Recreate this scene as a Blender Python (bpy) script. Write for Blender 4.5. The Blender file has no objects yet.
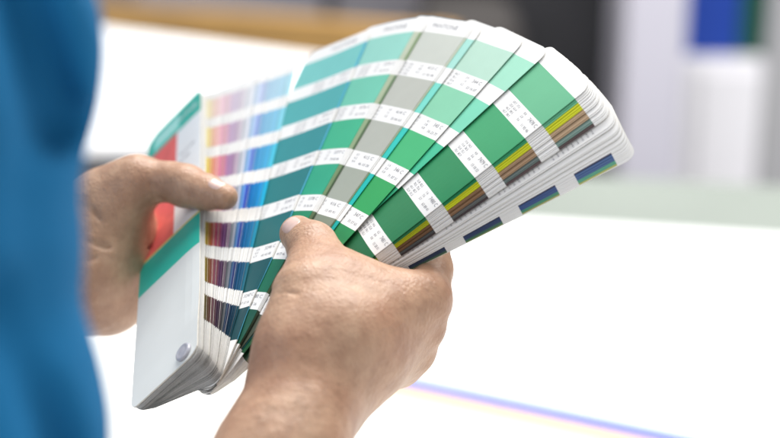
import bpy, math, random
import numpy as np
from mathutils import Vector
random.seed(7)
rng = np.random.default_rng(7)
C = bpy.context.scene.collection
scene = bpy.context.scene

# ------------------------------------------------------------ camera, world, lamps
PITCH = math.radians(18)
CAM = np.array([0.0, 0.0, 1.45])
RIGHT = np.array([1.0, 0, 0])
FWD = np.array([0, math.cos(PITCH), -math.sin(PITCH)])
UP = np.array([0, math.sin(PITCH), math.cos(PITCH)])
DIST = 70.0476                    # cm from the lens to the plane Z = 0 of the hand-space below
cd = bpy.data.cameras.new('camera')
cam = bpy.data.objects.new('camera', cd); C.objects.link(cam)
cam.location = CAM
cam.rotation_euler = (math.radians(90) - PITCH, 0, 0)
cd.lens = 70; cd.sensor_width = 36
cd.clip_start = 0.01; cd.clip_end = 100
cd.dof.use_dof = True
cd.dof.focus_distance = 0.722
cd.dof.aperture_fstop = 3.7
scene.camera = cam
scene.view_settings.view_transform = 'Standard'
scene.view_settings.look = 'None'
scene.view_settings.gamma = 1
scene.view_settings.exposure = 0.16
world = bpy.data.worlds.new("World"); scene.world = world; world.use_nodes = True
bg = world.node_tree.nodes['Background']
bg.inputs[0].default_value = (0.98, 0.985, 1.0, 1); bg.inputs[1].default_value = 0.5

def area(name, loc, target, size, sy, power, col):
    l = bpy.data.lights.new(name, 'AREA'); l.shape = 'RECTANGLE'
    l.size = size; l.size_y = sy; l.energy = power; l.color = col
    o = bpy.data.objects.new(name, l); C.objects.link(o)
    o.location = loc
    o.rotation_euler = (Vector(target) - Vector(loc)).to_track_quat('-Z', 'Y').to_euler()
    return o
area('ceiling_lamp', (0.35, 1.5, 3.0), (0.0, 0.75, 1.1), 2.0, 1.2, 64, (1, 0.98, 0.95))
area('rear_fill_light', (0.7, 2.25, 3.2), (0.9, 3.9, 1.0), 2.0, 0.7, 105, (1, 0.99, 0.98))  # unseen fill light, added to brighten the background panels
area('window_lamp', (-1.3, -0.5, 2.5), (-0.1, 0.7, 1.2), 1.4, 1.2, 27, (0.99, 0.99, 1))

# ------------------------------------------------------------ helpers
def W(P):
    """hand space (cm: right, up, towards the lens) -> world metres"""
    P = np.asarray(P, float)
    X, Y, Z = P[..., 0:1], P[..., 1:2], P[..., 2:3]
    return CAM + (X * RIGHT + Y * UP + (DIST - Z) * FWD) / 100
FPX = 780 * 70 / 36.
def K(px, py, Z):
    z = DIST - Z
    return np.array([(px - 390) * z / FPX, (219 - py) * z / FPX, Z])
def ray(px, py):
    d = FWD + RIGHT * (px - 390) / FPX + UP * (219 - py) / FPX
    return d
def on_z(px, py, z):
    d = ray(px, py); return CAM + d * (z - CAM[2]) / d[2]
def on_y(px, py, y):
    d = ray(px, py); return CAM + d * y / d[1]

def lin(c):
    return tuple(((v / 255) / 12.92 if v / 255 <= .04045 else ((v / 255 + .055) / 1.055) ** 2.4) for v in c)

MATS = {}
def mat(name, rgb, rough=.5, var=0., vscale=30., bump=0., bscale=200., spec=.5, sss=0., metal=0.):
    if name in MATS: return MATS[name]
    m = bpy.data.materials.new(name); m.use_nodes = True
    nt = m.node_tree; b = nt.nodes['Principled BSDF']
    b.inputs['Roughness'].default_value = rough
    b.inputs['Metallic'].default_value = metal
    b.inputs['Specular IOR Level'].default_value = spec
    tc = nt.nodes.new('ShaderNodeTexCoord')
    if var > 0:
        n = nt.nodes.new('ShaderNodeTexNoise'); n.inputs['Scale'].default_value = vscale
        n.inputs['Detail'].default_value = 4
        nt.links.new(tc.outputs['Object'], n.inputs['Vector'])
        r = nt.nodes.new('ShaderNodeMapRange')
        r.inputs[1].default_value = .3; r.inputs[2].default_value = .7
        r.inputs[3].default_value = 1 - var; r.inputs[4].default_value = 1 + var
        nt.links.new(n.outputs['Fac'], r.inputs[0])
        mx = nt.nodes.new('ShaderNodeVectorMath'); mx.operation = 'SCALE'
        mx.inputs[0].default_value = rgb
        nt.links.new(r.outputs[0], mx.inputs['Scale'])
        nt.links.new(mx.outputs[0], b.inputs['Base Color'])
    else:
        b.inputs['Base Color'].default_value = (*rgb, 1)
    if bump > 0:
        n = nt.nodes.new('ShaderNodeTexNoise'); n.inputs['Scale'].default_value = bscale
        nt.links.new(tc.outputs['Object'], n.inputs['Vector'])
        bp = nt.nodes.new('ShaderNodeBump'); bp.inputs['Strength'].default_value = bump
        bp.inputs['Distance'].default_value = .001
        nt.links.new(n.outputs['Fac'], bp.inputs['Height'])
        nt.links.new(bp.outputs[0], b.inputs['Normal'])
    MATS[name] = m
    return m

def mesh_obj(name, verts, faces, mats, midx=None, parent=None, origin=None, smooth=False):
    """verts are world metres; origin becomes the object's location"""
    verts = np.asarray(verts, float)
    if origin is None: origin = np.array([verts[:, 0].mean(), verts[:, 1].mean(), verts[:, 2].min()])
    origin = np.asarray(origin, float)
    me = bpy.data.meshes.new(name)
    me.from_pydata((verts - origin).tolist(), [], [tuple(int(i) for i in f) for f in faces])
    for m in (mats if isinstance(mats, (list, tuple)) else [mats]): me.materials.append(m)
    if midx is not None: me.polygons.foreach_set('material_index', np.asarray(midx, dtype=np.int32))
    if smooth: me.polygons.foreach_set('use_smooth', np.ones(len(me.polygons), dtype=bool))
    me.update()
    o = bpy.data.objects.new(name, me); C.objects.link(o)
    if parent is not None:
        o.parent = parent
        pl = parent.location
        if parent.parent is not None: pl = pl + parent.parent.location
        o.location = Vector(origin) - pl
    else: o.location = origin
    return o
def tag(o, label=None, cat=None, group=None, kind=None):
    if label: o['label'] = label
    if cat: o['category'] = cat
    if group: o['group'] = group
    if kind: o['kind'] = kind
    return o
def empty(name, loc):
    o = bpy.data.objects.new(name, None); C.objects.link(o); o.location = loc; return o

class MB:
    def __init__(s): s.v = []; s.f = []
    def box(s, lo, hi, bev=0.0):
        import bmesh
        bm = bmesh.new(); bmesh.ops.create_cube(bm, size=1)
        lo = np.array(lo, float); hi = np.array(hi, float)
        for v in bm.verts:
            v.co = Vector((lo + hi) / 2 + (hi - lo) * np.array(v.co))
        if bev: bmesh.ops.bevel(bm, geom=bm.edges[:], offset=bev, segments=3, affect='EDGES', profile=.5)
        bm.verts.index_update(); n = len(s.v)
        s.v += [tuple(v.co) for v in bm.verts]
        s.f += [tuple(n + v.index for v in f.verts) for f in bm.faces]
        bm.free(); return s
    def quadprism(s, pts, t):
        """pts: 4 corners (counter-clockwise from above), extruded down by t"""
        n = len(s.v)
        s.v += [tuple(p) for p in pts] + [(p[0], p[1], p[2] - t) for p in pts]
        s.f += [(n, n+1, n+2, n+3), (n+7, n+6, n+5, n+4)] + [(n+i, n+4+i, n+4+(i+1) % 4, n+(i+1) % 4) for i in range(4)]
        return s
    def build(s, name, m, parent=None, origin=None):
        return mesh_obj(name, s.v, s.f, m, parent=parent, origin=origin)

# ------------------------------------------------------------ setting
white_paint = mat('white_table_top', (.82, .83, .84), .35, .03, 3)
TZ = 0.90
# floor and wall
mb = MB(); mb.quadprism([(-6, -3, 0), (6, -3, 0), (6, 8, 0), (-6, 8, 0)], .1)
tag(mb.build('floor', mat('floor_grey', (.35, .35, .36), .5, .1, 2)), kind='structure')
mb = MB(); mb.box((-6, 5.6, .001), (6, 5.8, 3.6))
tag(mb.build('back_wall', mat('wall_grey', (.33, .32, .35), .8, .05, 2)), kind='structure')

# main table: pale green mat on a table, white sheets on top
far_y0 = on_z(640, 178, TZ); far_y1 = on_z(780, 186, TZ)
sl = (far_y1[1] - far_y0[1]) / (far_y1[0] - far_y0[0])
def far(x, off=0): return far_y0[1] + sl * (x - far_y0[0]) + off
t = empty('work_table', (0.2, 1.2, 0)); tag(t, 'wide work table with a pale green top under the white sheets', 'table')
mb = MB(); mb.quadprism([(-1.6, -.2, TZ), (2.2, -.2, TZ), (2.2, far(2.2), TZ), (-1.6, far(-1.6), TZ)], .04)
mb.build('tabletop', mat('pale_green_mat', (.20, .225, .20), .6, .04, 5), t)
for x in (-1.45, 2.0):
    for y in (0.0, far(x) - .15):
        MB().box((x, y, 0.0), (x + .07, y + .07, TZ - .041), .004).build('leg', mat('leg_steel', (.3, .3, .32), .4), t)
# big white sheet with printed colour bar
paper = mat('white_sheet', (.78, .78, .785), .55, .01, 4)
a0 = on_z(395, 378, TZ + .004); a1 = on_z(650, 432, TZ + .004)
dirv = (a1 - a0); dirv[2] = 0; dirv /= np.linalg.norm(dirv)
nrm = np.array([-dirv[1], dirv[0], 0])     # away from the camera
def sheet_pts(s0, s1, o0, o1, z):
    return [np.array([*(a0[:2] + dirv[:2] * s + nrm[:2] * o), z]) for s, o in ((s0, o0), (s1, o0), (s1, o1), (s0, o1))]
mb = MB()
z = TZ + .004
mb.quadprism([(-1.5, -.15, z), (2.1, -.15, z), (2.1, far(2.1, -.22), z), (-1.5, far(-1.5, -.22), z)], .003)
tag(mb.build('paper_sheet', paper), 'large blank white sheet covering almost the whole work table', 'paper')
ps = MB(); ps.quadprism(sheet_pts(-1.0, .95, 0, -.42, TZ + .0085)[::-1], .002)
p2 = ps.build('printed_sheet', mat('cream_sheet', (.76, .745, .70), .5, .01, 4))
tag(p2, 'white printed sheet with a rainbow colour bar along its far edge, lower right', 'paper')
for o, wd, nm, col in ((-.002, .013, 'blue', (78, 124, 198)), (-.0152, .010, 'violet', (108, 78, 166)), (-.0255, .018, 'orange', (236, 204, 150))):
    q = MB(); q.quadprism(sheet_pts(-.10, .94, o, o - wd, TZ + .0092)[::-1], .0006)
    tag(q.build('colour_bar', mat('bar_' + nm, lin(col), .5), p2), nm + ' stripe of the printed colour bar')

# raised white bench with sheets, upper left
bt = on_z(240, 150, 1.0)
b = empty('sheet_stand', (-.35, 2.0, 0)); tag(b, 'raised white sheet stand with a dark underside, behind the left hand', 'stand')
bz = 1.0
f0 = on_z(60, 145, bz)[1]; k1 = on_z(100, 27, bz); k2 = on_z(330, 62, bz)
mb = MB(); mb.quadprism([(-1.5, f0, bz), (0.12, f0, bz), (k2[0] + .05, k2[1], bz), (k1[0], k1[1], bz), ][:4], .012)
mb.build('top', mat('stand_white', (.76, .76, .765), .5, .01, 3), b)
MB().box((-1.4, f0 + .004, bz - .10), (0.08, f0 + .08, bz - .013)).build('apron', mat('dark_steel', (.06, .06, .065), .5), b)
for x in (-1.35, 0.0):
    MB().box((x, f0 + .025, 0.905), (x + .05, f0 + .075, bz - .101)).build('foot', mat('dark_steel', (.06, .06, .065), .5), b)
# orange timber rail behind the stand
y = 3.0
oA = on_y(60, 12, y); oB = on_y(430, 62, y); oC = on_y(60, 40, y); 
orange = mat('ochre_timber', lin((184, 144, 84)), .5, .12, 6)
r0 = on_y(40, 2, 3.2); r1 = on_y(460, 32, 2.7); th = .15
mb = MB(); mb.v = [tuple(r0), tuple(r1), tuple(r1 + [0, .05, 0]), tuple(r0 + [0, .05, 0])]
mb.v += [(p[0], p[1], p[2] - th) for p in mb.v]
mb.f = [(0, 1, 2, 3), (7, 6, 5, 4), (0, 4, 5, 1), (1, 5, 6, 2), (2, 6, 7, 3), (3, 7, 4, 0)]
rl = empty('timber_bench', (r0[0] + .8, 3.0, 0)); tag(rl, 'ochre timber bench rail across the background at the upper left', 'bench')
mb.build('rail', orange, rl)
for f in (.05, .95):
    p = r0 + (r1 - r0) * f
    MB().box((p[0] - .03, p[1] + .052, 0.0), (p[0] + .03, p[1] + .11, p[2] - .01)).build('post', orange, rl)
# grey cabinet behind
p = on_y(135, 8, 4.2); q = on_y(432, -60, 4.2)
MBx = MB().box((p[0], 4.2, 0.001), (q[0], 4.7, p[2] + .6), .02)
cab = MBx.build('grey_cabinet', mat('cabinet_grey', (.30, .29, .32), .5, .05, 3)); tag(cab, 'grey cabinet behind the ochre timber rail', 'cabinet')
MB().box((q[0] - .30, 4.17, .5), (q[0] - .27, 4.197, .8), .004).build('handle', mat('dark_steel', (.06, .06, .065), .5), cab)
# dark press
p = on_y(428, 0, 3.3); q = on_y(622, 178, 3.3)
pr = empty('printing_press', ((p[0] + q[0]) / 2, 3.3, 0)); tag(pr, 'tall dark machine standing behind the open colour cards', 'machine')
MB().box((p[0], 3.3, 0.001), (q[0], 4.0, 2.3), .03).build('housing', mat('press_black', (.02, .02, .023), .5, .2, 4), pr)
p3 = on_y(430, 14, 2.9); q3 = on_y(520, 90, 2.9)
hd = MB().box((p3[0] - .03, 2.9, q3[2] - .3), (q3[0] + .01, 3.2, p3[2]), .06).build('office_chair', mat('taupe_cloth', (.034, .03, .028), .8, .1, 8))
tag(hd, 'taupe padded chair back in front of the dark machine', 'chair')
# light column and shelving on the right
p = on_y(626, 0, 3.0); q = on_y(690, 0, 3.0)
cl = MB().box((p[0], 3.0, 0.001), (q[0], 3.25, 3.2), .015).build('wall_column', mat('lilac_column', (.52, .51, .58), .6, .03, 3))
tag(cl, 'pale lilac grey column to the right of the dark machine', 'column')
p = on_y(692, 58, 3.6); q = on_y(766, 178, 3.6)
wc = empty('storage_cabinet', ((p[0] + q[0]) / 2, 3.6, 0)); tag(wc, 'white storage cabinet below the blue and green binders', 'cabinet')
MB().box((p[0] - .04, 3.6, 0.001), (q[0] + .004, 4.0, p[2]), .01).build('carcass', mat('cabinet_white', (.86, .85, .88), .5, .03, 3), wc)
p_ = p
MB().box((p[0] + .02, 3.585, .2), (q[0] - .03, 3.599, p[2] - .03), .004).build('door', mat('door_white', (.9, .89, .92), .5, .03, 3), wc)
a = on_y(682, 0, 3.62); c = on_y(738, 56, 3.62)
bx = MB().box((a[0], 3.62, p[2] + .001), (c[0], 3.9, p[2] + .42), .01).build('storage_box', mat('blue_plastic', lin((30, 68, 165)), .4, .05, 5))
tag(bx, 'bright blue box on top of the white cabinet', 'box')
a = on_y(741, 0, 3.62); c = on_y(764, 56, 3.62)
bx = MB().box((a[0], 3.62, p[2] + .001), (c[0], 3.9, p[2] + .40), .01).build('ring_binder', mat('green_plastic', lin((22, 82, 66)), .4, .05, 5))
tag(bx, 'dark green binder beside the blue box', 'binder')
a = on_y(770, 0, 3.58)
MBc = MB().box((a[0], 3.58, 0.001), (a[0] + .5, 3.9, 3.2), .01).build('wall_panel', mat('panel_grey', (.40, .40, .41), .6, .03, 3))
tag(MBc, 'grey wall panel at the far right edge', 'panel')

# ------------------------------------------------------------ the fan of colour cards
NODES = np.linspace(-.1, 1.5, 7)
XF = [-0.13078185712644166, 0.1594752544474594, -0.015326916231298048, -2.1028642278967586, -0.2772605203274126, 0.48082833380791595, -1.1207899340034955, 0.5915222563948744, -0.8692810895432288, -1.8428823688020564]
O0 = np.array([-9.407822070144661, -5.9515683649751425, 0.1305377122904935])
HS = 0.8355972273845013
def rotm(v):
    v = np.array(v); th = np.linalg.norm(v) + 1e-12; k = v / th
    Km = np.array([[0, -k[2], k[1]], [k[2], 0, -k[0]], [-k[1], k[0], 0]])
    return np.eye(3) + np.sin(th) * Km + (1 - np.cos(th)) * Km @ Km
def make_curve():
    b = np.array([[.02, .68, -.73], [.61, .58, .54]]); n = np.cross(b[1], b[0])
    q, r = np.linalg.qr(np.array([b[0], b[1], n]).T); B0 = (q * np.sign(np.diag(r))).T
    R = (rotm(XF[:3]) @ B0.T).T; T = [R.copy()]
    for i in range(170):
        k = np.interp(i * .01, NODES, XF[3:10])
        A = np.array([[0, 1, 0], [-1, 0, k], [0, -k, 0]]) * .01
        R = (np.eye(3) + A + A @ A / 2 + A @ A @ A / 6) @ R
        q, r = np.linalg.qr(R.T); R = (q * np.sign(np.diag(r))).T
        T.append(R.copy())
    return np.array(T)
TAB = make_curve()
def frame(psi):
    f = np.clip(psi / .01, 0, 169.999); i = f.astype(int); t = (f - i)[..., None, None]
    R = TAB[i] * (1 - t) + TAB[i + 1] * t
    x = (np.minimum(psi, 0) + np.maximum(psi - 1.69999, 0))[..., None]
    return R[..., 0, :] * np.cos(x) + R[..., 1, :] * np.sin(x), R[..., 2, :], R[..., 1, :]
def fan_pt(phi, h, a, u, lift=0.):
    """point of a card: a = along the card from the rivet, u = across (right positive)"""
    a = np.asarray(a, float); u = np.asarray(u, float)
    r = np.hypot(a, u); psi = phi + np.arctan2(u, np.maximum(a, .0001))
    d, n, _ = frame(psi)
    cone = O0 + r[..., None] * d - (h * HS - lift)[..., None] * n if np.ndim(lift) else O0 + r[..., None] * d - (h * HS - lift) * n
    d0, n0, w0 = frame(np.array(phi * 1.0))
    flat = O0 + a[..., None] * d0 + u[..., None] * w0 - (h * HS - lift) * n0
    t = np.clip((a - 0.6) / 4.0, 0, 1); t = (t * t * (3 - 2 * t))[..., None]
    return flat * (1 - t) + cone * t
AT, AB, UR, UL = 22.2, -1.05, .9, -3.85
ROWS = []
a_ = AT - 1.0
for i in range(7):
    ROWS.append((a_ - 1.95, a_)); a_ -= 2.95
paper_m = mat('card_paper', (.83, .82, .80), .45, .015, 60)
ink_m = mat('print_ink', (.22, .22, .24), .6)
side_m = mat('card_paper_edge', (.56, .54, .48), .7, .12, 300)
side_ms = [side_m, mat('card_edge_shaded', (.17, .165, .155), .8, .15, 300), mat('card_edge_grey', (.46, .45, .42), .8, .15, 300), mat('card_edge_clean', (.66, .65, .61), .7, .1, 300)]  # the darkest edge variant has the stack's shade painted into its colour

def inkc(c): return tuple(.76 * v + .008 for v in lin(c))
def grid_breaks():
    A = {AT, AB}
    for lo, hi in ROWS: A.add(lo); A.add(hi)
    for x in np.arange(AB, AT, .8): 
        if min(abs(x - y) for y in A) > .25: A.add(float(x))
    for k in (.03, .1, .22, .38, .6): A.add(AT - k); A.add(AB + k)
    return np.array(sorted(A))
GA = grid_breaks()
RC = .6
def width_at(a, corner=RC):
    """inset of both long edges so the corners are round"""
    e = np.minimum(AT - a, a - AB)
    e = np.clip(e, 0, corner)
    return corner - np.sqrt(np.maximum(corner ** 2 - (corner - e) ** 2, 0))
def card_mesh(phi, h, colors, thick=.028, nU=9, grade=None, texts=(), rnd=0.0, name='card', parent=None, curl=0., white_edge=False, edges=(0, 3), skew=0.):
    ins = width_at(GA)
    us = np.linspace(0, 1, nU)
    Ul = UL + ins; Ur = UR - ins
    Ug = Ul[:, None] * (1 - us) + Ur[:, None] * us
    Ag = np.repeat(GA[:, None], nU, 1)
    Ug = Ug + skew * (Ag - AT)
    lift = -curl * ((Ag - AB) / (AT - AB)) ** 2
    top = fan_pt(phi, h, Ag, Ug, lift)if np.ndim(lift) == 0 else fan_l(phi, h, Ag, Ug, lift)
    bot = fan_l(phi, h, Ag, Ug, lift - thick)
    nA = len(GA); N = nA * nU
    V = np.concatenate([top.reshape(-1, 3), bot.reshape(-1, 3)])
    F = []; MI = []
    mats = [paper_m, side_ms[edges[rng.integers(0, len(edges))]], ink_m] + [mat('ink_%d_%d_%d' % tuple(c), inkc(c), .38, .02, 120) for c in colors] + [mat('card_foot_shade', (.13, .135, .13), .85, .35, 250)]  # last material: shade under the stack painted as dark foot edges
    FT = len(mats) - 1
    for i in range(nA - 1):
        am = (GA[i] + GA[i + 1]) / 2; mi = 0
        for k, (lo, hi) in enumerate(ROWS):
            if lo < am < hi and colors: mi = 3 + k
        for j in range(nU - 1):
            q = i * nU + j
            F.append((q, q + 1, q + 1 + nU, q + nU)); MI.append(mi)
            F.append((N + q, N + q + nU, N + q + 1 + nU, N + q + 1)); MI.append(mi)
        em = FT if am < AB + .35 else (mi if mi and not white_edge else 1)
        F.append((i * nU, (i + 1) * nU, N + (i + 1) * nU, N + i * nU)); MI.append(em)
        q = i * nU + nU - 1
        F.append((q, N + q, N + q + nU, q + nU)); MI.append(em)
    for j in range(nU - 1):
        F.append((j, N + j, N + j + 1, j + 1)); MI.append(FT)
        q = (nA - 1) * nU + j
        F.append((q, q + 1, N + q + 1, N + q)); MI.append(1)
    V = list(V)
    for (s, ac, uc, size) in texts:
        tv, tf = text_mesh(s)
        if not len(tv): continue
        P = fan_l(phi, h, ac + tv[:, 1] * size, uc + tv[:, 0] * size, .006 + 0 * tv[:, 0] + (-curl * ((ac - AB) / (AT - AB)) ** 2))
        n0 = len(V); V += list(P)
        F += [tuple(n0 + i for i in f) for f in tf]; MI += [2] * len(tf)
    return mesh_obj(name, W(np.array(V)), F, mats, MI, parent=parent)
def fan_l(phi, h, a, u, lift):
    a = np.asarray(a, float); u = np.asarray(u, float)
    r = np.hypot(a, u); psi = phi + np.arctan2(u, np.maximum(a, .0001))
    d, n, _ = frame(psi)
    hh = (h * HS - lift)[..., None]
    cone = O0 + r[..., None] * d - hh * n
    d0, n0, w0 = frame(np.array(phi * 1.0))
    flat = O0 + a[..., None] * d0 + u[..., None] * w0 - hh * n0
    t = np.clip((a - 0.6) / 4.0, 0, 1); t = (t * t * (3 - 2 * t))[..., None]
    return flat * (1 - t) + cone * t
TC = {}
def text_mesh(s):
    if s in TC: return TC[s]
    cu = bpy.data.curves.new('t', 'FONT'); cu.body = s; cu.size = 1; cu.resolution_u = 2
    o = bpy.data.objects.new('t', cu); C.objects.link(o)
    dg = bpy.context.evaluated_depsgraph_get(); dg.update()
    me = o.evaluated_get(dg).to_mesh()
    v = np.array([x.co[:] for x in me.vertices]).reshape(-1, 3); f = [tuple(p.vertices) for p in me.polygons]
    o.evaluated_get(dg).to_mesh_clear()
    bpy.data.objects.remove(o); bpy.data.curves.remove(cu)
    TC[s] = (v, f); return TC[s]
def label_texts(code, full=True):
    T = [('PANTONE', AT - .65, -1.9, .42)] if full else []
    for k, (lo, hi) in enumerate(ROWS[:6]):
        y = lo - .27
        for r in range(4):
            T.append(('%4.1f  %4.1f' % (10 + random.random() * 80, 10 + random.random() * 80), y - .215 * r, -1.95, .19))
            if r < 3: T.append(('%4.1f' % (random.random() * 9), y - .215 * r, -.72, .19))
        T.append(('%d C' % (code + k), y - .08, -.08, .29))
        T.append(('%02d %02d %02d' % (random.randrange(99), random.randrange(99), random.randrange(99)), y - .5, -.12, .22))
    return T

def ramp(c, sat=1.0):
    """seven inks of one page, tint at the tip to shade at the rivet"""
    c = np.array(c, float); out = []
    for k, t in enumerate((.24, .42, .68, 1, 1, 1, 1)):
        q = 255 * (1 - t) + c * t
        q = q * (1, 1, 1, 1, .80, .58, .40)[k]
        out.append(tuple(int(v) for v in q))
    return out
fan = empty('colour_swatch_fan', W(O0 + np.array([0, -1.5, 0])))
tag(fan, 'open colour swatch fan deck with teal, grey and green cards held between two hands', 'swatch fan')
def card(phi, h, cols, **kw):
    return card_mesh(phi, h, cols, parent=fan, **kw)

# cover (front): its own printed design
def cover_mesh():
    nU = 15
    breaks = sorted(set(list(GA) + [7.3, 9.9, 10.05, 19.9, 20.0, 20.3, 21.7]))
    GA2 = np.array(breaks); ins = np.where(GA2 > 10, width_at(GA2, .95), width_at(GA2, .5))
    us = np.array([0, .03, .06, .12, .2, .3, .4, .5, .57, .6, .7, .8, .9, .96, 1.0]); nU = len(us)
    Ug = (UL + ins)[:, None] * (1 - us) + (UR - ins * np.where(GA2 > 10, .3, 1.6))[:, None] * us
    Ag = np.repeat(GA2[:, None], nU, 1)
    top = fan_l(0., 0., Ag, Ug, .08 + 0 * Ag); bot = fan_l(0., 0., Ag, Ug, .01 + 0 * Ag)
    V = list(np.concatenate([top.reshape(-1, 3), bot.reshape(-1, 3)])); N = len(GA2) * nU
    teal = mat('cover_teal', lin((35, 175, 155)), .4, .02, 50); coral = mat('cover_coral', lin((226, 104, 100)), .4, .12, 120)
    silver = mat('cover_white', (.63, .645, .625), .35, .03, 40); yel = mat('cover_line', lin((225, 205, 120)), .4)
    lt = mat('cover_pale_teal', lin((150, 225, 212)), .4)
    white = mat('cover_bright', (.8, .82, .82), .4, .02, 50)
    mats = [silver, teal, coral, yel, side_m, ink_m, lt, white]
    F = []; MI = []
    for i in range(len(GA2) - 1):
        a = (GA2[i] + GA2[i + 1]) / 2
        for j in range(nU - 1):
            u = (us[j] + us[j + 1]) / 2; m = 0
            if a > 7.3: m = 1
            if a > 9.9 and a < 10.05: m = 3
            if 10.05 < a < 19.9: m = 1 if u < .06 else (2 if u < .57 else 7)
            if 20.3 < a < 21.7 and .12 < u < .6: m = 6
            q = i * nU + j
            F.append((q, q + 1, q + 1 + nU, q + nU)); MI.append(m)
            F.append((N + q, N + q + nU, N + q + 1 + nU, N + q + 1)); MI.append(0)
        for q, fl in ((i * nU, 0), (i * nU + nU - 1, 1)):
            F.append((q, N + q, N + q + nU, q + nU)); MI.append(4)
    for j in range(nU - 1):
        F.append((j, N + j, N + j + 1, j + 1)); MI.append(4)
        q = (len(GA2) - 1) * nU + j; F.append((q, q + 1, N + q + 1, N + q)); MI.append(4)
    for s, ac, uc, size in (('PANTONE', 20.75, -2.9, .75), ('formula', 17.0, -.85, .42), ('guide', 16.3, -.85, .42)):
        tv, tf = text_mesh(s)
        P = fan_l(0., 0., ac + tv[:, 1] * size, uc + tv[:, 0] * size, .087 + 0 * tv[:, 0])
        n0 = len(V); V += list(P); F += [tuple(n0 + i for i in f) for f in tf]; MI += [7 if s == 'PANTONE' else 5] * len(tf)
    return mesh_obj('cover', W(np.array(V)), F, mats, MI, parent=fan)
tag(cover_mesh(), 'front cover, teal and coral above a plain silver white foot')

# rivet head on the cover
def lathe(profile, origin, axis, e1, e2, n=28):
    V = []; F = []
    for r, z in profile:
        for k in range(n):
            t = 2 * math.pi * k / n
            V.append(origin + axis * z + (e1 * math.cos(t) + e2 * math.sin(t)) * r)
    for i in range(len(profile) - 1):
        for k in range(n):
            F.append((i * n + k, i * n + (k + 1) % n, (i + 1) * n + (k + 1) % n, (i + 1) * n + k))
    F.append(tuple((len(profile) - 1) * n + k for k in range(n)))
    return V, F
d0, n0, w0 = frame(np.array(0.))
V, F = lathe([(.46, .08), (.48, .10), (.48, .20), (.44, .25), (.37, .27), (.32, .245), (.2, .26), (.03, .27)], O0 - .42 * d0 + .02 * w0, n0, d0, w0)
mesh_obj('rivet', W(np.array(V)), F, mat('rivet_plastic', (.36, .36, .40), .22, 0, spec=.6), parent=fan, smooth=True)

# thin slivers next to the cover
hues = [(235, 232, 222), (225, 222, 212), (250, 215, 40), (250, 200, 30), (248, 175, 40), (244, 150, 70), (238, 120, 85), (240, 110, 110), (236, 85, 110), (232, 70, 125),
        (205, 90, 120), (186, 95, 160), (160, 100, 175), (150, 95, 155), (190, 175, 195), (225, 222, 230), (150, 190, 232), (100, 165, 228), (70, 125, 215), (15, 75, 205),
        (0, 115, 220), (0, 150, 225), (0, 175, 228), (0, 192, 228), (0, 204, 226)]
NS = 32
gap = rng.uniform(.25, 1.9, NS); gap = np.cumsum(gap); gap = (gap - gap[0]) / (gap[-1] - gap[0])
for i in range(NS):
    t_ = gap[i]; c = hues[min(int(i / NS * len(hues)), len(hues) - 1)]
    c = tuple(float(np.clip(v * rng.uniform(.9, 1.05), 0, 250)) for v in c)
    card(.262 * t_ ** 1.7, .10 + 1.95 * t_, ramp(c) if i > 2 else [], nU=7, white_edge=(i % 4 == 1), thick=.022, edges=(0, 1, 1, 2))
# wide cards
TEAL = [(128, 214, 208), (84, 186, 186), (52, 156, 160), (36, 134, 136), (30, 116, 118), (22, 92, 98), (18, 74, 82)]
MINT = [(160, 228, 212), (120, 214, 186), (62, 192, 146), (48, 178, 138), (36, 146, 102), (34, 120, 88), (26, 90, 70)]
OLIV = [(214, 222, 198), (196, 208, 176), (170, 190, 150), (140, 165, 120), (110, 130, 90), (90, 105, 70), (60, 75, 50)]
OLV2 = [(150, 175, 130), (120, 150, 110), (95, 125, 85), (80, 105, 70), (70, 90, 60), (60, 75, 50), (45, 55, 40)]
GREY = [(216, 220, 210), (202, 204, 194), (192, 195, 184), (176, 182, 168), (142, 152, 132), (110, 120, 100), (80, 88, 72)]
TURQ = [(178, 238, 224), (128, 232, 214), (40, 212, 198), (0, 200, 190), (0, 180, 172), (0, 140, 140), (0, 100, 105)]
LGRN = [(196, 234, 214), (146, 222, 184), (70, 196, 128), (48, 176, 96), (40, 150, 84), (34, 120, 70), (26, 90, 54)]
PALE = [(172, 236, 208), (132, 228, 194), (70, 206, 160), (50, 180, 130), (40, 150, 100), (34, 120, 80), (26, 90, 60)]
DKGR = [(112, 198, 152), (66, 176, 118), (42, 152, 96), (48, 140, 88), (34, 116, 68), (28, 96, 56), (22, 76, 44)]
def L(code, full=True): return label_texts(code, full)
card(.5076, 2.15, TEAL, nU=13, texts=L(3242))
card(.516, 2.18, [(90, 190, 220)] * 7)
card(.692, 2.25, MINT, nU=13, texts=L(3375))
card(.702, 2.28, OLIV)
card(.711, 2.31, OLIV)
card(.720, 2.34, OLV2)
card(.868, 2.40, GREY, nU=13, texts=L(413))
card(.874, 2.43, OLIV)
card(.899, 2.47, TURQ)
card(1.040, 2.55, LGRN, nU=13, texts=L(344, False))
card(1.130, 2.66, PALE, skew=.09)
card(1.315, 2.80, DKGR, nU=15, texts=L(7478, False))
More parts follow.
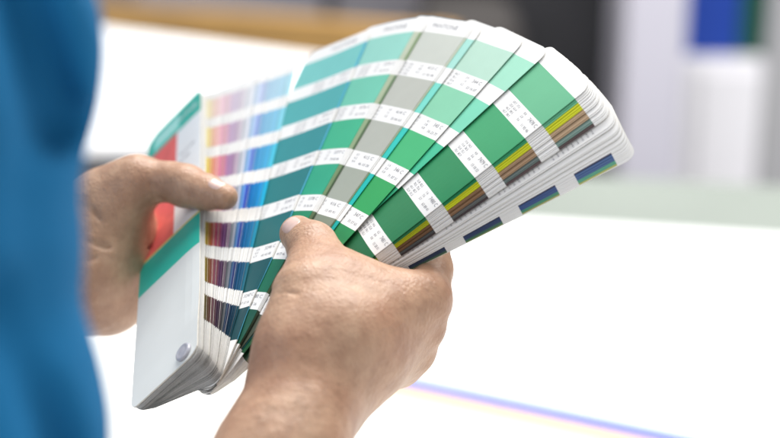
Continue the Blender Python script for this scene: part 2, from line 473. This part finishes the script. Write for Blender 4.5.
# the closed block beneath the dark green card
blk = [[(60, 150, 80)] * 7] * 2
YEL = [(226, 230, 24)] * 3 + [(196, 200, 20), (176, 176, 20), (140, 135, 20), (100, 95, 20)]
TAN = [(198, 168, 134), (184, 150, 116), (156, 118, 82), (130, 94, 60), (110, 70, 40), (90, 55, 30), (70, 45, 25)]
TGR = [(130, 158, 148), (115, 130, 125), (110, 112, 108), (90, 92, 90), (75, 76, 75), (60, 60, 60), (50, 50, 50)]
DRK = [(92, 74, 72), (100, 80, 78), (80, 66, 64), (66, 52, 50), (55, 44, 42), (45, 40, 40), (40, 36, 36)]
BLU = [(50, 98, 158), (38, 82, 148), (34, 60, 110), (30, 50, 90), (28, 46, 80), (26, 40, 70), (24, 36, 60)]
NVY = [(58, 56, 92), (50, 48, 84), (44, 46, 70), (40, 40, 60), (36, 36, 50), (30, 30, 44), (26, 26, 40)]
GRT = [(80, 180, 140), (66, 160, 120), (60, 120, 90), (60, 100, 80), (50, 90, 70), (40, 80, 60), (30, 60, 50)]
LIM = [(196, 196, 96), (180, 180, 90), (140, 160, 80), (110, 130, 70), (90, 110, 60), (80, 90, 50), (60, 70, 40)]
seq = [(DKGR, .8), (DKGR, .8), (YEL, .9), (YEL, 1.1), (YEL, .8), (YEL, .4), (TAN, 1.2), (TAN, .6), (TAN, 1.9), (TAN, .7), (TGR, 1.6), (TGR, .7), (DRK, .9), (DRK, .5),
       (0, 3.4), (0, .9), (0, 2.4), (0, .3), (0, .5), (0, 1.4), (0, .4), (0, 1.9), (0, .3), (0, 1.1), (NVY, .6), (BLU, 1.2), (BLU, 1.0), (BLU, .8), (GRT, .8), (GRT, .7), (LIM, .9), (0, .4)]
tot = sum(g for _, g in seq); acc_ = 0
for i, (c, g) in enumerate(seq):
    acc_ += g; f = acc_ / tot
    ph = 1.315 + (1.535 - 1.315) * f
    txt = []
    if i == 14:
        for lo, hi in ROWS[:5]:
            txt += [('%02d %03d' % (random.randrange(99), random.randrange(999)), lo - .5 + .27 * k, .42, .12) for k in range(9)]
    card(ph, 2.86 + 1.5 * f, c if c else [], nU=7, texts=txt)

# ------------------------------------------------------------ flesh: signed distance bodies meshed by surface nets
def capd(P, a, b, ra, rb):
    ab = b - a; t = np.clip(((P - a) @ ab) / max(ab @ ab, 1e-9), 0, 1)
    return np.linalg.norm(P - a - t[:, None] * ab, axis=1) - (ra + (rb - ra) * t)
def smin(a, b, k):
    h = np.maximum(k - np.abs(a - b), 0) / k
    return np.minimum(a, b) - h * h * k * .25
class Flesh:
    def __init__(s): s.palm = []; s.fingers = []; s.creases = []; s.bumps = []
    def chain(s, pts, target=None, k=1.0):
        seg = [(np.array(p[0], float), np.array(q[0], float), p[1], q[1]) for p, q in zip(pts[:-1], pts[1:])]
        if target is None: s.palm += [(x, k) for x in seg]
        else: s.fingers.append((seg, k))
    def sdf(s, P, mask=None):
        d = None
        for (a, b, ra, rb), k in s.palm:
            c = capd(P, a, b, ra, rb); d = c if d is None else smin(d, c, k)
        out = d
        for seg, k in s.fingers:
            f = None
            for a, b, ra, rb in seg:
                c = capd(P, a, b, ra, rb); f = c if f is None else smin(f, c, .35)
            g = smin(d, f, k) if d is not None else f
            out = g if out is None else smin(out, g, .15)
        for pts, wd, dep in s.creases:
            m = None
            for a, b in zip(pts[:-1], pts[1:]):
                c = capd(P, a, b, 0, 0); m = c if m is None else np.minimum(m, c)
            out = out + dep * np.exp(-(m / wd) ** 2)
        return out
def surface_nets(fl, res, n=14):
    allp = [x[0] for x in fl.palm] + [x for f in fl.fingers for x in f[0]]
    lo = np.min([np.minimum(a - ra, b - rb) for a, b, ra, rb in allp], 0) - 1
    hi = np.max([np.maximum(a + ra, b + rb) for a, b, ra, rb in allp], 0) + 1
    nb = np.ceil((hi - lo) / (res * n)).astype(int)
    g = np.stack(np.meshgrid(*[np.arange(k) for k in nb], indexing='ij'), -1).reshape(-1, 3)
    cen = lo + (g + .5) * res * n
    R = res * n * .87
    dc = fl.sdf(cen)
    near = g[np.abs(dc) < R + .8 + max([abs(c[2]) for c in fl.creases] + [0])]
    c = np.arange(n + 1)
    off = np.stack(np.meshgrid(c, c, c, indexing='ij'), -1).reshape(-1, 3)
    CORN = np.array([[i, j, k] for i in (0, 1) for j in (0, 1) for k in (0, 1)])
    EDG = [(a, b) for a in range(8) for b in range(a + 1, 8) if np.abs(CORN[a] - CORN[b]).sum() == 1]
    cells = []; verts = []; quads = []
    for blk_ in near:
        base = blk_ * n
        v = fl.sdf(lo + (base + off) * res).reshape(n + 1, n + 1, n + 1)
        if v.min() > 0 or v.max() < 0: continue
        cs = np.stack([v[i:n + i, j:n + j, k:n + k] for i, j, k in CORN], -1)
        ins = cs < 0; mixed = ins.any(-1) & ~ins.all(-1)
        idx = np.argwhere(mixed); cv = cs[mixed]
        acc = np.zeros((len(idx), 3)); cnt = np.zeros(len(idx))
        for a, b in EDG:
            m = (cv[:, a] < 0) != (cv[:, b] < 0)
            t = cv[:, a] / np.where(m, cv[:, a] - cv[:, b], 1)
            p = CORN[a] + t[:, None] * (CORN[b] - CORN[a])
            acc[m] += p[m]; cnt[m] += 1
        verts.append(lo + (base + idx + acc / cnt[:, None]) * res); cells.append(base + idx)
        for ax in range(3):
            o = [0, 0, 0]; o[ax] = 1
            A = v[:n, :n, :n]; B = v[o[0]:n + o[0], o[1]:n + o[1], o[2]:n + o[2]]
            m = (A < 0) != (B < 0); ii = np.argwhere(m) + base; sg = (A < 0)[m]
            b1 = np.zeros(3, int); b1[(ax + 1) % 3] = 1; b2 = np.zeros(3, int); b2[(ax + 2) % 3] = 1
            q = np.stack([ii - b1 - b2, ii - b2, ii, ii - b1], 1)
            q[~sg] = q[~sg][:, ::-1]
            quads.append(q)
    verts = np.concatenate(verts); cells = np.concatenate(cells); quads = np.concatenate(quads)
    dims = (nb + 2) * n
    key = lambda c: ((c[..., 0] + 1) * dims[1] + c[..., 1] + 1) * dims[2] + c[..., 2] + 1
    kc = key(cells); order = np.argsort(kc); kq = key(quads)
    pos = np.clip(np.searchsorted(kc[order], kq), 0, len(kc) - 1)
    good = (kc[order][pos] == kq).all(1)
    return verts, order[pos[good]]

# right hand -----------------------------------------------------------
RH = Flesh()
wr = K(302, 403, 3.2)
RH.chain([(np.array([-13.5, -27., 21.]), 4.0), (np.array([-9.6, -18., 12.0]), 3.4), (K(283, 450, 4.4), 2.3), (wr, 2.05)], k=2)
RH.chain([(K(306, 420, 2.4), 1.6), (K(318, 380, 1.4), 1.75), (K(346, 360, 0.3), 1.6)], k=1.6)      # ulnar side of the wrist, heel
RH.chain([(K(301, 398, 3.0), 1.75), (K(300, 348, 2.6), 1.6), (K(309, 298, 1.3), 1.62)], k=1.5)     # thumb metacarpal
RH.chain([(K(306, 390, 2.2), 1.75), (K(345, 335, 1.8), 1.9), (K(424, 298, -.2), 1.15)], k=1.4)      # index metacarpal
RH.chain([(K(300, 400, 1.6), 1.9), (K(360, 350, .8), 1.7), (K(420, 325, -1.2), 1.02)], k=1.2)
RH.chain([(K(310, 400, 1.0), 1.8), (K(362, 364, -.2), 1.4), (K(412, 350, -2.2), .97)], k=1.2)
RH.chain([(K(318, 405, .6), 1.7), (K(352, 374, -1.0), 1.2), (K(398, 366, -3.0), .88)], k=1.2)
RH.chain([(K(326, 268, -.6), 1.05), (K(343, 288, .2), 1.25), (K(385, 300, 0.2), 1.2)], k=1.5)                                  # web between thumb and index
RH.chain([(K(311, 294, 1.0), 1.5), (K(315, 255, -1.5), 1.2), (K(312, 246, -1.9), 1.15), (K(298, 234, -2.9), .9)], 'f', .9)
RH.chain([(K(427, 300, -.4), 1.12), (K(432, 270, -2.3), .96), (K(428, 225, -3.9), .93), (K(385, 203, -6.0), .82), (K(352, 206, -7.2), .7)], 'f', .6)
RH.chain([(K(422, 326, -1.2), 1.0), (K(424, 272, -3.8), .95), (K(380, 250, -5.4), .82), (K(346, 245, -6.6), .7)], 'f', .7)
RH.chain([(K(413, 350, -2.2), .95), (K(405, 295, -5.0), .9), (K(366, 272, -6.4), .8), (K(340, 268, -7.2), .68)], 'f', .7)
RH.chain([(K(399, 367, -3.0), .85), (K(380, 322, -5.6), .8), (K(352, 298, -6.8), .7), (K(332, 290, -7.4), .6)], 'f', .7)
def crease(fl, px, wd, dep): fl.creases.append(([K(*p) for p in px], wd, dep))
# knuckle folds of the thumb, wrist folds
for dy in (0, 6, 11):
    crease(RH, [(296 + dy * .6, 262 + dy, -.9), (308 + dy, 250 + dy, -.5), (326 + dy, 240 + dy, -1.0)], .10, .06)
crease(RH, [(305, 205, -2.0), (318, 232, -1.2)], .12, .0)
for k in range(3):
    crease(RH, [(246 - k * 6, 385 + k * 11, 3), (262 - k * 5, 392 + k * 11, 4.8), (285 - k * 4, 400 + k * 10, 5.4)], .14, .09)

for a_, b_ in (((305, 375, 4.2), (405, 300, 1.5)), ((312, 385, 3.8), (412, 330, .6)), ((318, 392, 3.2), (402, 350, -.6))):
    crease(RH, [a_, tuple((np.array(a_) + np.array(b_)) / 2 + [0, -2, .3]), b_], .26, -.13)
crease(RH, [(292, 380, 4.8), (318, 340, 4.0), (352, 325, 3.2), (380, 330, 2.6)], .14, -.12)
crease(RH, [(318, 340, 4.0), (345, 352, 3.2), (372, 356, 2.2)], .13, -.10)
for k in range(4):
    crease(RH, [(262 + k * 3, 318 - k * 9, 1.2), (272 + k * 3, 322 - k * 9, 2.6), (288 + k * 3, 318 - k * 8, 3.2)], .12, .09)
# left hand -------------------------------------------------------------
LH = Flesh()
LH.chain([(np.array([-27., -13., -13.]), 4.0), (K(20, 262, -11.0), 3.2), (K(84, 272, -9.8), 2.75)], k=2)
LH.chain([(K(80, 250, -9.6), 2.6), (K(104, 215, -9.6), 2.0), (K(128, 188, -9.0), 1.35)], k=1.6)      # thenar
LH.chain([(K(90, 290, -10.4), 2.2), (K(112, 298, -10.6), 1.75)], k=1.6)
LH.chain([(K(90, 262, -10.2), 2.4), (K(118, 240, -11.2), 1.75), (K(136, 232, -12.6), 1.2)], k=1.4)
LH.chain([(K(95, 280, -10.6), 2.1), (K(118, 272, -11.2), 1.6), (K(133, 268, -12.8), 1.1)], k=1.4)
LH.chain([(K(112, 205, -9.2), 1.75), (K(140, 180, -8.8), 1.22), (K(172, 182, -8.4), 1.0), (K(186, 186, -8.0), 1.08), (K(206, 192, -7.3), .88), (K(225, 197, -6.5), .66)], 'f', .9)
LH.chain([(K(134, 228, -12.6), 1.1), (K(146, 205, -15.6), .95), (K(178, 200, -19.6), .85), (K(205, 205, -20.0), .7)], 'f', .7)
LH.chain([(K(134, 248, -12.6), 1.1), (K(146, 238, -16.0), .95), (K(184, 240, -17.8), .85), (K(210, 246, -17.0), .7)], 'f', .7)
LH.chain([(K(132, 268, -12.8), 1.05), (K(144, 270, -15.6), .9), (K(182, 272, -15.4), .8), (K(206, 276, -14.6), .7)], 'f', .7)
LH.chain([(K(126, 290, -12.0), 1.0), (K(138, 298, -13.4), .8), (K(170, 304, -12.6), .75), (K(190, 310, -11.6), .62)], 'f', .7)
crease(LH, [(84, 240, -6.6), (105, 247, -7.2), (130, 250, -8.8), (152, 247, -10)], .17, .2)
crease(LH, [(84, 262, -6.6), (100, 256, -7.2), (122, 262, -8.8), (148, 262, -10)], .14, .12)
crease(LH, [(88, 205, -7), (104, 225, -7.4), (124, 238, -8.6)], .15, .12)
for k in range(3):
    crease(LH, [(146 + k * 6, 168 + k * 2, -8), (150 + k * 6, 184 + k * 2, -7.6), (157 + k * 5, 200, -8)], .11, .09)

vr, fr = surface_nets(RH, .09)
vl, fl_ = surface_nets(LH, .09)
# torso and upper arms under the shirt
BD = Flesh()
SHR = np.array([-19., 24., 19.]); ELR = np.array([-13.5, -27., 21.])
SHL = np.array([-33., 22., -20.]); ELL = np.array([-30., -14., -14.])
BD.chain([(np.array([-33., -46., -3.]), 11), (np.array([-34., -12., -3.]), 12.5), (np.array([-32., 14., -3.]), 12), (np.array([-31., 30, -3.]), 6.5), (np.array([-30., 42., -3.]), 6)], k=4)
BD.chain([(np.array([-30., 22., -3.]), 8), (SHR, 5), ((SHR + ELR) / 2 + [1.2, 0, 2.6], 3.2), (ELR, 3.8), (np.array([-11., -21.5, 15.5]), 3.3)], k=3)
BD.chain([(np.array([-32., 20., -3.]), 8), (SHL, 6), (ELL, 4.3), (np.array([-24., -12., -12.4]), 3.8)], k=3)
vb, fb = surface_nets(BD, .6, n=8)

def skin_material(name, rgb):
    m = bpy.data.materials.new(name); m.use_nodes = True
    nt = m.node_tree; b = nt.nodes['Principled BSDF']; Lk = nt.links.new
    tc = nt.nodes.new('ShaderNodeTexCoord')
    def noise(sc, det=4, rough=.55):
        n = nt.nodes.new('ShaderNodeTexNoise'); n.inputs['Scale'].default_value = sc; n.inputs['Detail'].default_value = det
        n.inputs['Roughness'].default_value = rough
        Lk(tc.outputs['Object'], n.inputs['Vector']); return n
    cr = nt.nodes.new('ShaderNodeValToRGB'); cr.color_ramp.elements[0].position = .3; cr.color_ramp.elements[1].position = .72
    r, g, bl = rgb
    cr.color_ramp.elements[0].color = (r * .88, g * .74, bl * .70, 1); cr.color_ramp.elements[1].color = (r * 1.12, g * 1.12, bl * 1.12, 1)
    Lk(noise(28, 5).outputs['Fac'], cr.inputs[0])
    cr2 = nt.nodes.new('ShaderNodeValToRGB'); cr2.color_ramp.elements[0].position = .35; cr2.color_ramp.elements[1].position = .7
    cr2.color_ramp.elements[0].color = (.86, .80, .78, 1); cr2.color_ramp.elements[1].color = (1.08, 1.06, 1.05, 1)
    Lk(noise(140, 4).outputs['Fac'], cr2.inputs[0])
    mx = nt.nodes.new('ShaderNodeMix'); mx.data_type = 'RGBA'; mx.blend_type = 'MULTIPLY'; mx.inputs[0].default_value = 1
    Lk(cr.outputs[0], mx.inputs[6]); Lk(cr2.outputs[0], mx.inputs[7]); Lk(mx.outputs[2], b.inputs['Base Color'])
    b.inputs['Roughness'].default_value = .42; b.inputs['Specular IOR Level'].default_value = .4
    b.inputs['Subsurface Weight'].default_value = .1; b.inputs['Subsurface Radius'].default_value = (1, .35, .2)
    b.inputs['Subsurface Scale'].default_value = .006
    vo = nt.nodes.new('ShaderNodeTexVoronoi'); vo.inputs['Scale'].default_value = 480; vo.feature = 'DISTANCE_TO_EDGE'
    mp = nt.nodes.new('ShaderNodeMapping'); mp.inputs['Scale'].default_value = (1, 1, .55); mp.inputs['Rotation'].default_value = (0, .6, .5)
    Lk(tc.outputs['Object'], mp.inputs[0]); Lk(mp.outputs[0], vo.inputs['Vector'])
    b1 = nt.nodes.new('ShaderNodeBump'); b1.inputs['Strength'].default_value = .7; b1.inputs['Distance'].default_value = .0005
    Lk(vo.outputs['Distance'], b1.inputs['Height'])
    nw = nt.nodes.new('ShaderNodeTexNoise'); nw.inputs['Scale'].default_value = 90; nw.inputs['Detail'].default_value = 5
    mw = nt.nodes.new('ShaderNodeMapping'); mw.inputs['Rotation'].default_value = (.3, .2, .9); mw.inputs['Scale'].default_value = (.35, 2.2, 1)
    Lk(tc.outputs['Object'], mw.inputs[0]); Lk(mw.outputs[0], nw.inputs['Vector'])
    bw = nt.nodes.new('ShaderNodeBump'); bw.inputs['Strength'].default_value = .6; bw.inputs['Distance'].default_value = .0009
    Lk(nw.outputs['Fac'], bw.inputs['Height']); Lk(b1.outputs[0], bw.inputs['Normal']); b1 = bw
    n3 = noise(60, 6, .6); b2 = nt.nodes.new('ShaderNodeBump'); b2.inputs['Strength'].default_value = .5; b2.inputs['Distance'].default_value = .0022
    Lk(n3.outputs['Fac'], b2.inputs['Height']); Lk(b1.outputs[0], b2.inputs['Normal']); Lk(b2.outputs[0], b.inputs['Normal'])
    return m
skin = skin_material('skin', (.465, .315, .212))
nail = mat('fingernail', (.64, .45, .39), .25, .04, 200)
nV = np.concatenate([vr, vl, vb]); nF = np.concatenate([fr, fl_ + len(vr), fb + len(vr) + len(vl)])
person = mesh_obj('person', W(nV), nF, [skin, nail], origin=W(np.array([-33., -46., -3.])), smooth=True)
tag(person, 'person in a blue shirt holding the swatch fan open in both hands', 'person')

# nails: thin curved plates set into the thumbs, part of the body's look
def nail_plate(fl, c, ax, up, wd, ln):
    ax = ax / np.linalg.norm(ax); up = up - ax * (up @ ax); up /= np.linalg.norm(up); sd = np.cross(ax, up)
    V = []; n = 12
    for i in range(n + 1):
        for j in range(n + 1):
            s = (i / n * 2 - 1); t = (j / n * 2 - 1)
            ww = wd * math.sqrt(max(0, 1 - (abs(s) ** 3.2) * .75))
            p = c + ax * s * ln + sd * t * ww
            # march onto the skin along -up
            q = p + up * 1.2
            for _ in range(40):
                d = fl.sdf(q[None])[0]
                if d < .002: break
                q = q - up * max(d * .7, .003)
            e = max(abs(s), abs(t))
            V.append(q + up * (.06 * (1 - e ** 6) - .015))
    F = [(i * (n + 1) + j, (i + 1) * (n + 1) + j, (i + 1) * (n + 1) + j + 1, i * (n + 1) + j + 1) for i in range(n) for j in range(n)]
    return V, F
V, F = nail_plate(RH, K(291, 225, -2.2), K(290, 223, -3.2) - K(313, 246, -1.9), np.array([-.35, .62, .7]), .5, .52)
mesh_obj('fingernail', W(np.array(V)), F, nail, parent=person, smooth=True)
V, F = nail_plate(LH, K(218, 192, -6.6), K(226, 196, -6.5) - K(206, 191, -7.2), np.array([.1, .85, .5]), .40, .42)
mesh_obj('fingernail', W(np.array(V)), F, nail, parent=person, smooth=True)

# fine hair on the near forearm
hv = []; hf = []
for _ in range(420):
    t0 = rng.uniform(0, 1); base = K(286 - 22 * t0 + rng.uniform(-45, 60), 392 + 75 * t0, 9.)
    q = base.copy(); ok = False
    for _k in range(60):
        dd = RH.sdf(q[None])[0]
        if dd < .01: ok = True; break
        q[2] -= max(dd * .8, .01)
        if q[2] < 0: break
    if not ok: continue
    L_ = rng.uniform(.35, .8); dr = np.array([rng.uniform(.2, .9), rng.uniform(-.5, .4), rng.uniform(.1, .5)]); dr /= np.linalg.norm(dr)
    p1 = q + dr * L_ * .5; p2 = q + dr * L_ + np.array([0, -.12, -.1]) * L_
    n0_ = len(hv)
    for pp, rr_ in ((q, .0035), (p1, .003), (p2, .0008)):
        for kk in range(3):
            an = 2.094 * kk; hv.append(pp + np.array([0, math.cos(an), math.sin(an)]) * rr_)
    for lv in (0, 1):
        for kk in range(3):
            hf.append((n0_ + lv * 3 + kk, n0_ + lv * 3 + (kk + 1) % 3, n0_ + lv * 3 + 3 + (kk + 1) % 3, n0_ + lv * 3 + 3 + kk))
mesh_obj('arm_hair', W(np.array(hv)), hf, mat('hair_brown', (.16, .10, .06), .5), parent=person)
# blue shirt ---------------------------------------------------------------
SH = Flesh()
SH.chain([(np.array([-33., -44., -3.]), 12.5), (np.array([-34., -12., -3.]), 13.6), (np.array([-32., 14., -3.]), 13), (np.array([-31., 28, -3.]), 7.5)], k=4)
pts_ = [(np.array([-30., 22., -3.]), 9), (SHR, 7.2)]
for yy, xx in ((-70, 80), (0, 90), (45, 106), (75, 102), (110, 90), (180, 81), (250, 85), (310, 81), (360, 89), (400, 105), (438, 113), (520, 112), (620, 100), (720, 90)):
    pts_.append((K(xx - 178, yy, 24), 5.2))
SH.chain(pts_, k=.35)
SH.chain([(np.array([-32., 20., -3.]), 9), (SHL, 7), (ELL, 5.4), (np.array([-26., -12.6, -13]), 5.0)], k=3)
def fold(pts, wd, dep): SH.creases.append(([np.array(p, float) for p in pts], wd, dep))
def foldp(px, wd, dep): SH.creases.append(([K(*p) for p in px], wd, dep))
for dz, wd in ((0, .75), (-1.0, .7), (-2.0, .6)):
    foldp([(-15, -80, 28.8 + dz), (22, 0, 28.4 + dz), (44, 70, 27.6 + dz), (60, 125, 26.6 + dz)], wd, 3.0)
foldp([(60, -40, 26.5), (86, 40, 25), (82, 100, 25)], .7, -.4)
foldp([(-25, 60, 29), (5, 150, 28.8), (20, 260, 28.3)], 1.2, -.5)
for dz in (0, -1):
    foldp([(0, 300, 28.8 + dz), (35, 380, 28 + dz), (60, 460, 26.8 + dz)], .6, 1.3)
foldp([(52, 150, 27), (45, 240, 27.6), (60, 330, 26.8)], .9, .5)
vs, fs = surface_nets(SH, .25, n=12)
shirt_m = mat('blue_shirt', lin((20, 102, 150)), .85, .06, 20, .5, 900, spec=.2)
shirt = mesh_obj('shirt', W(vs), fs, shirt_m, parent=person, smooth=True)
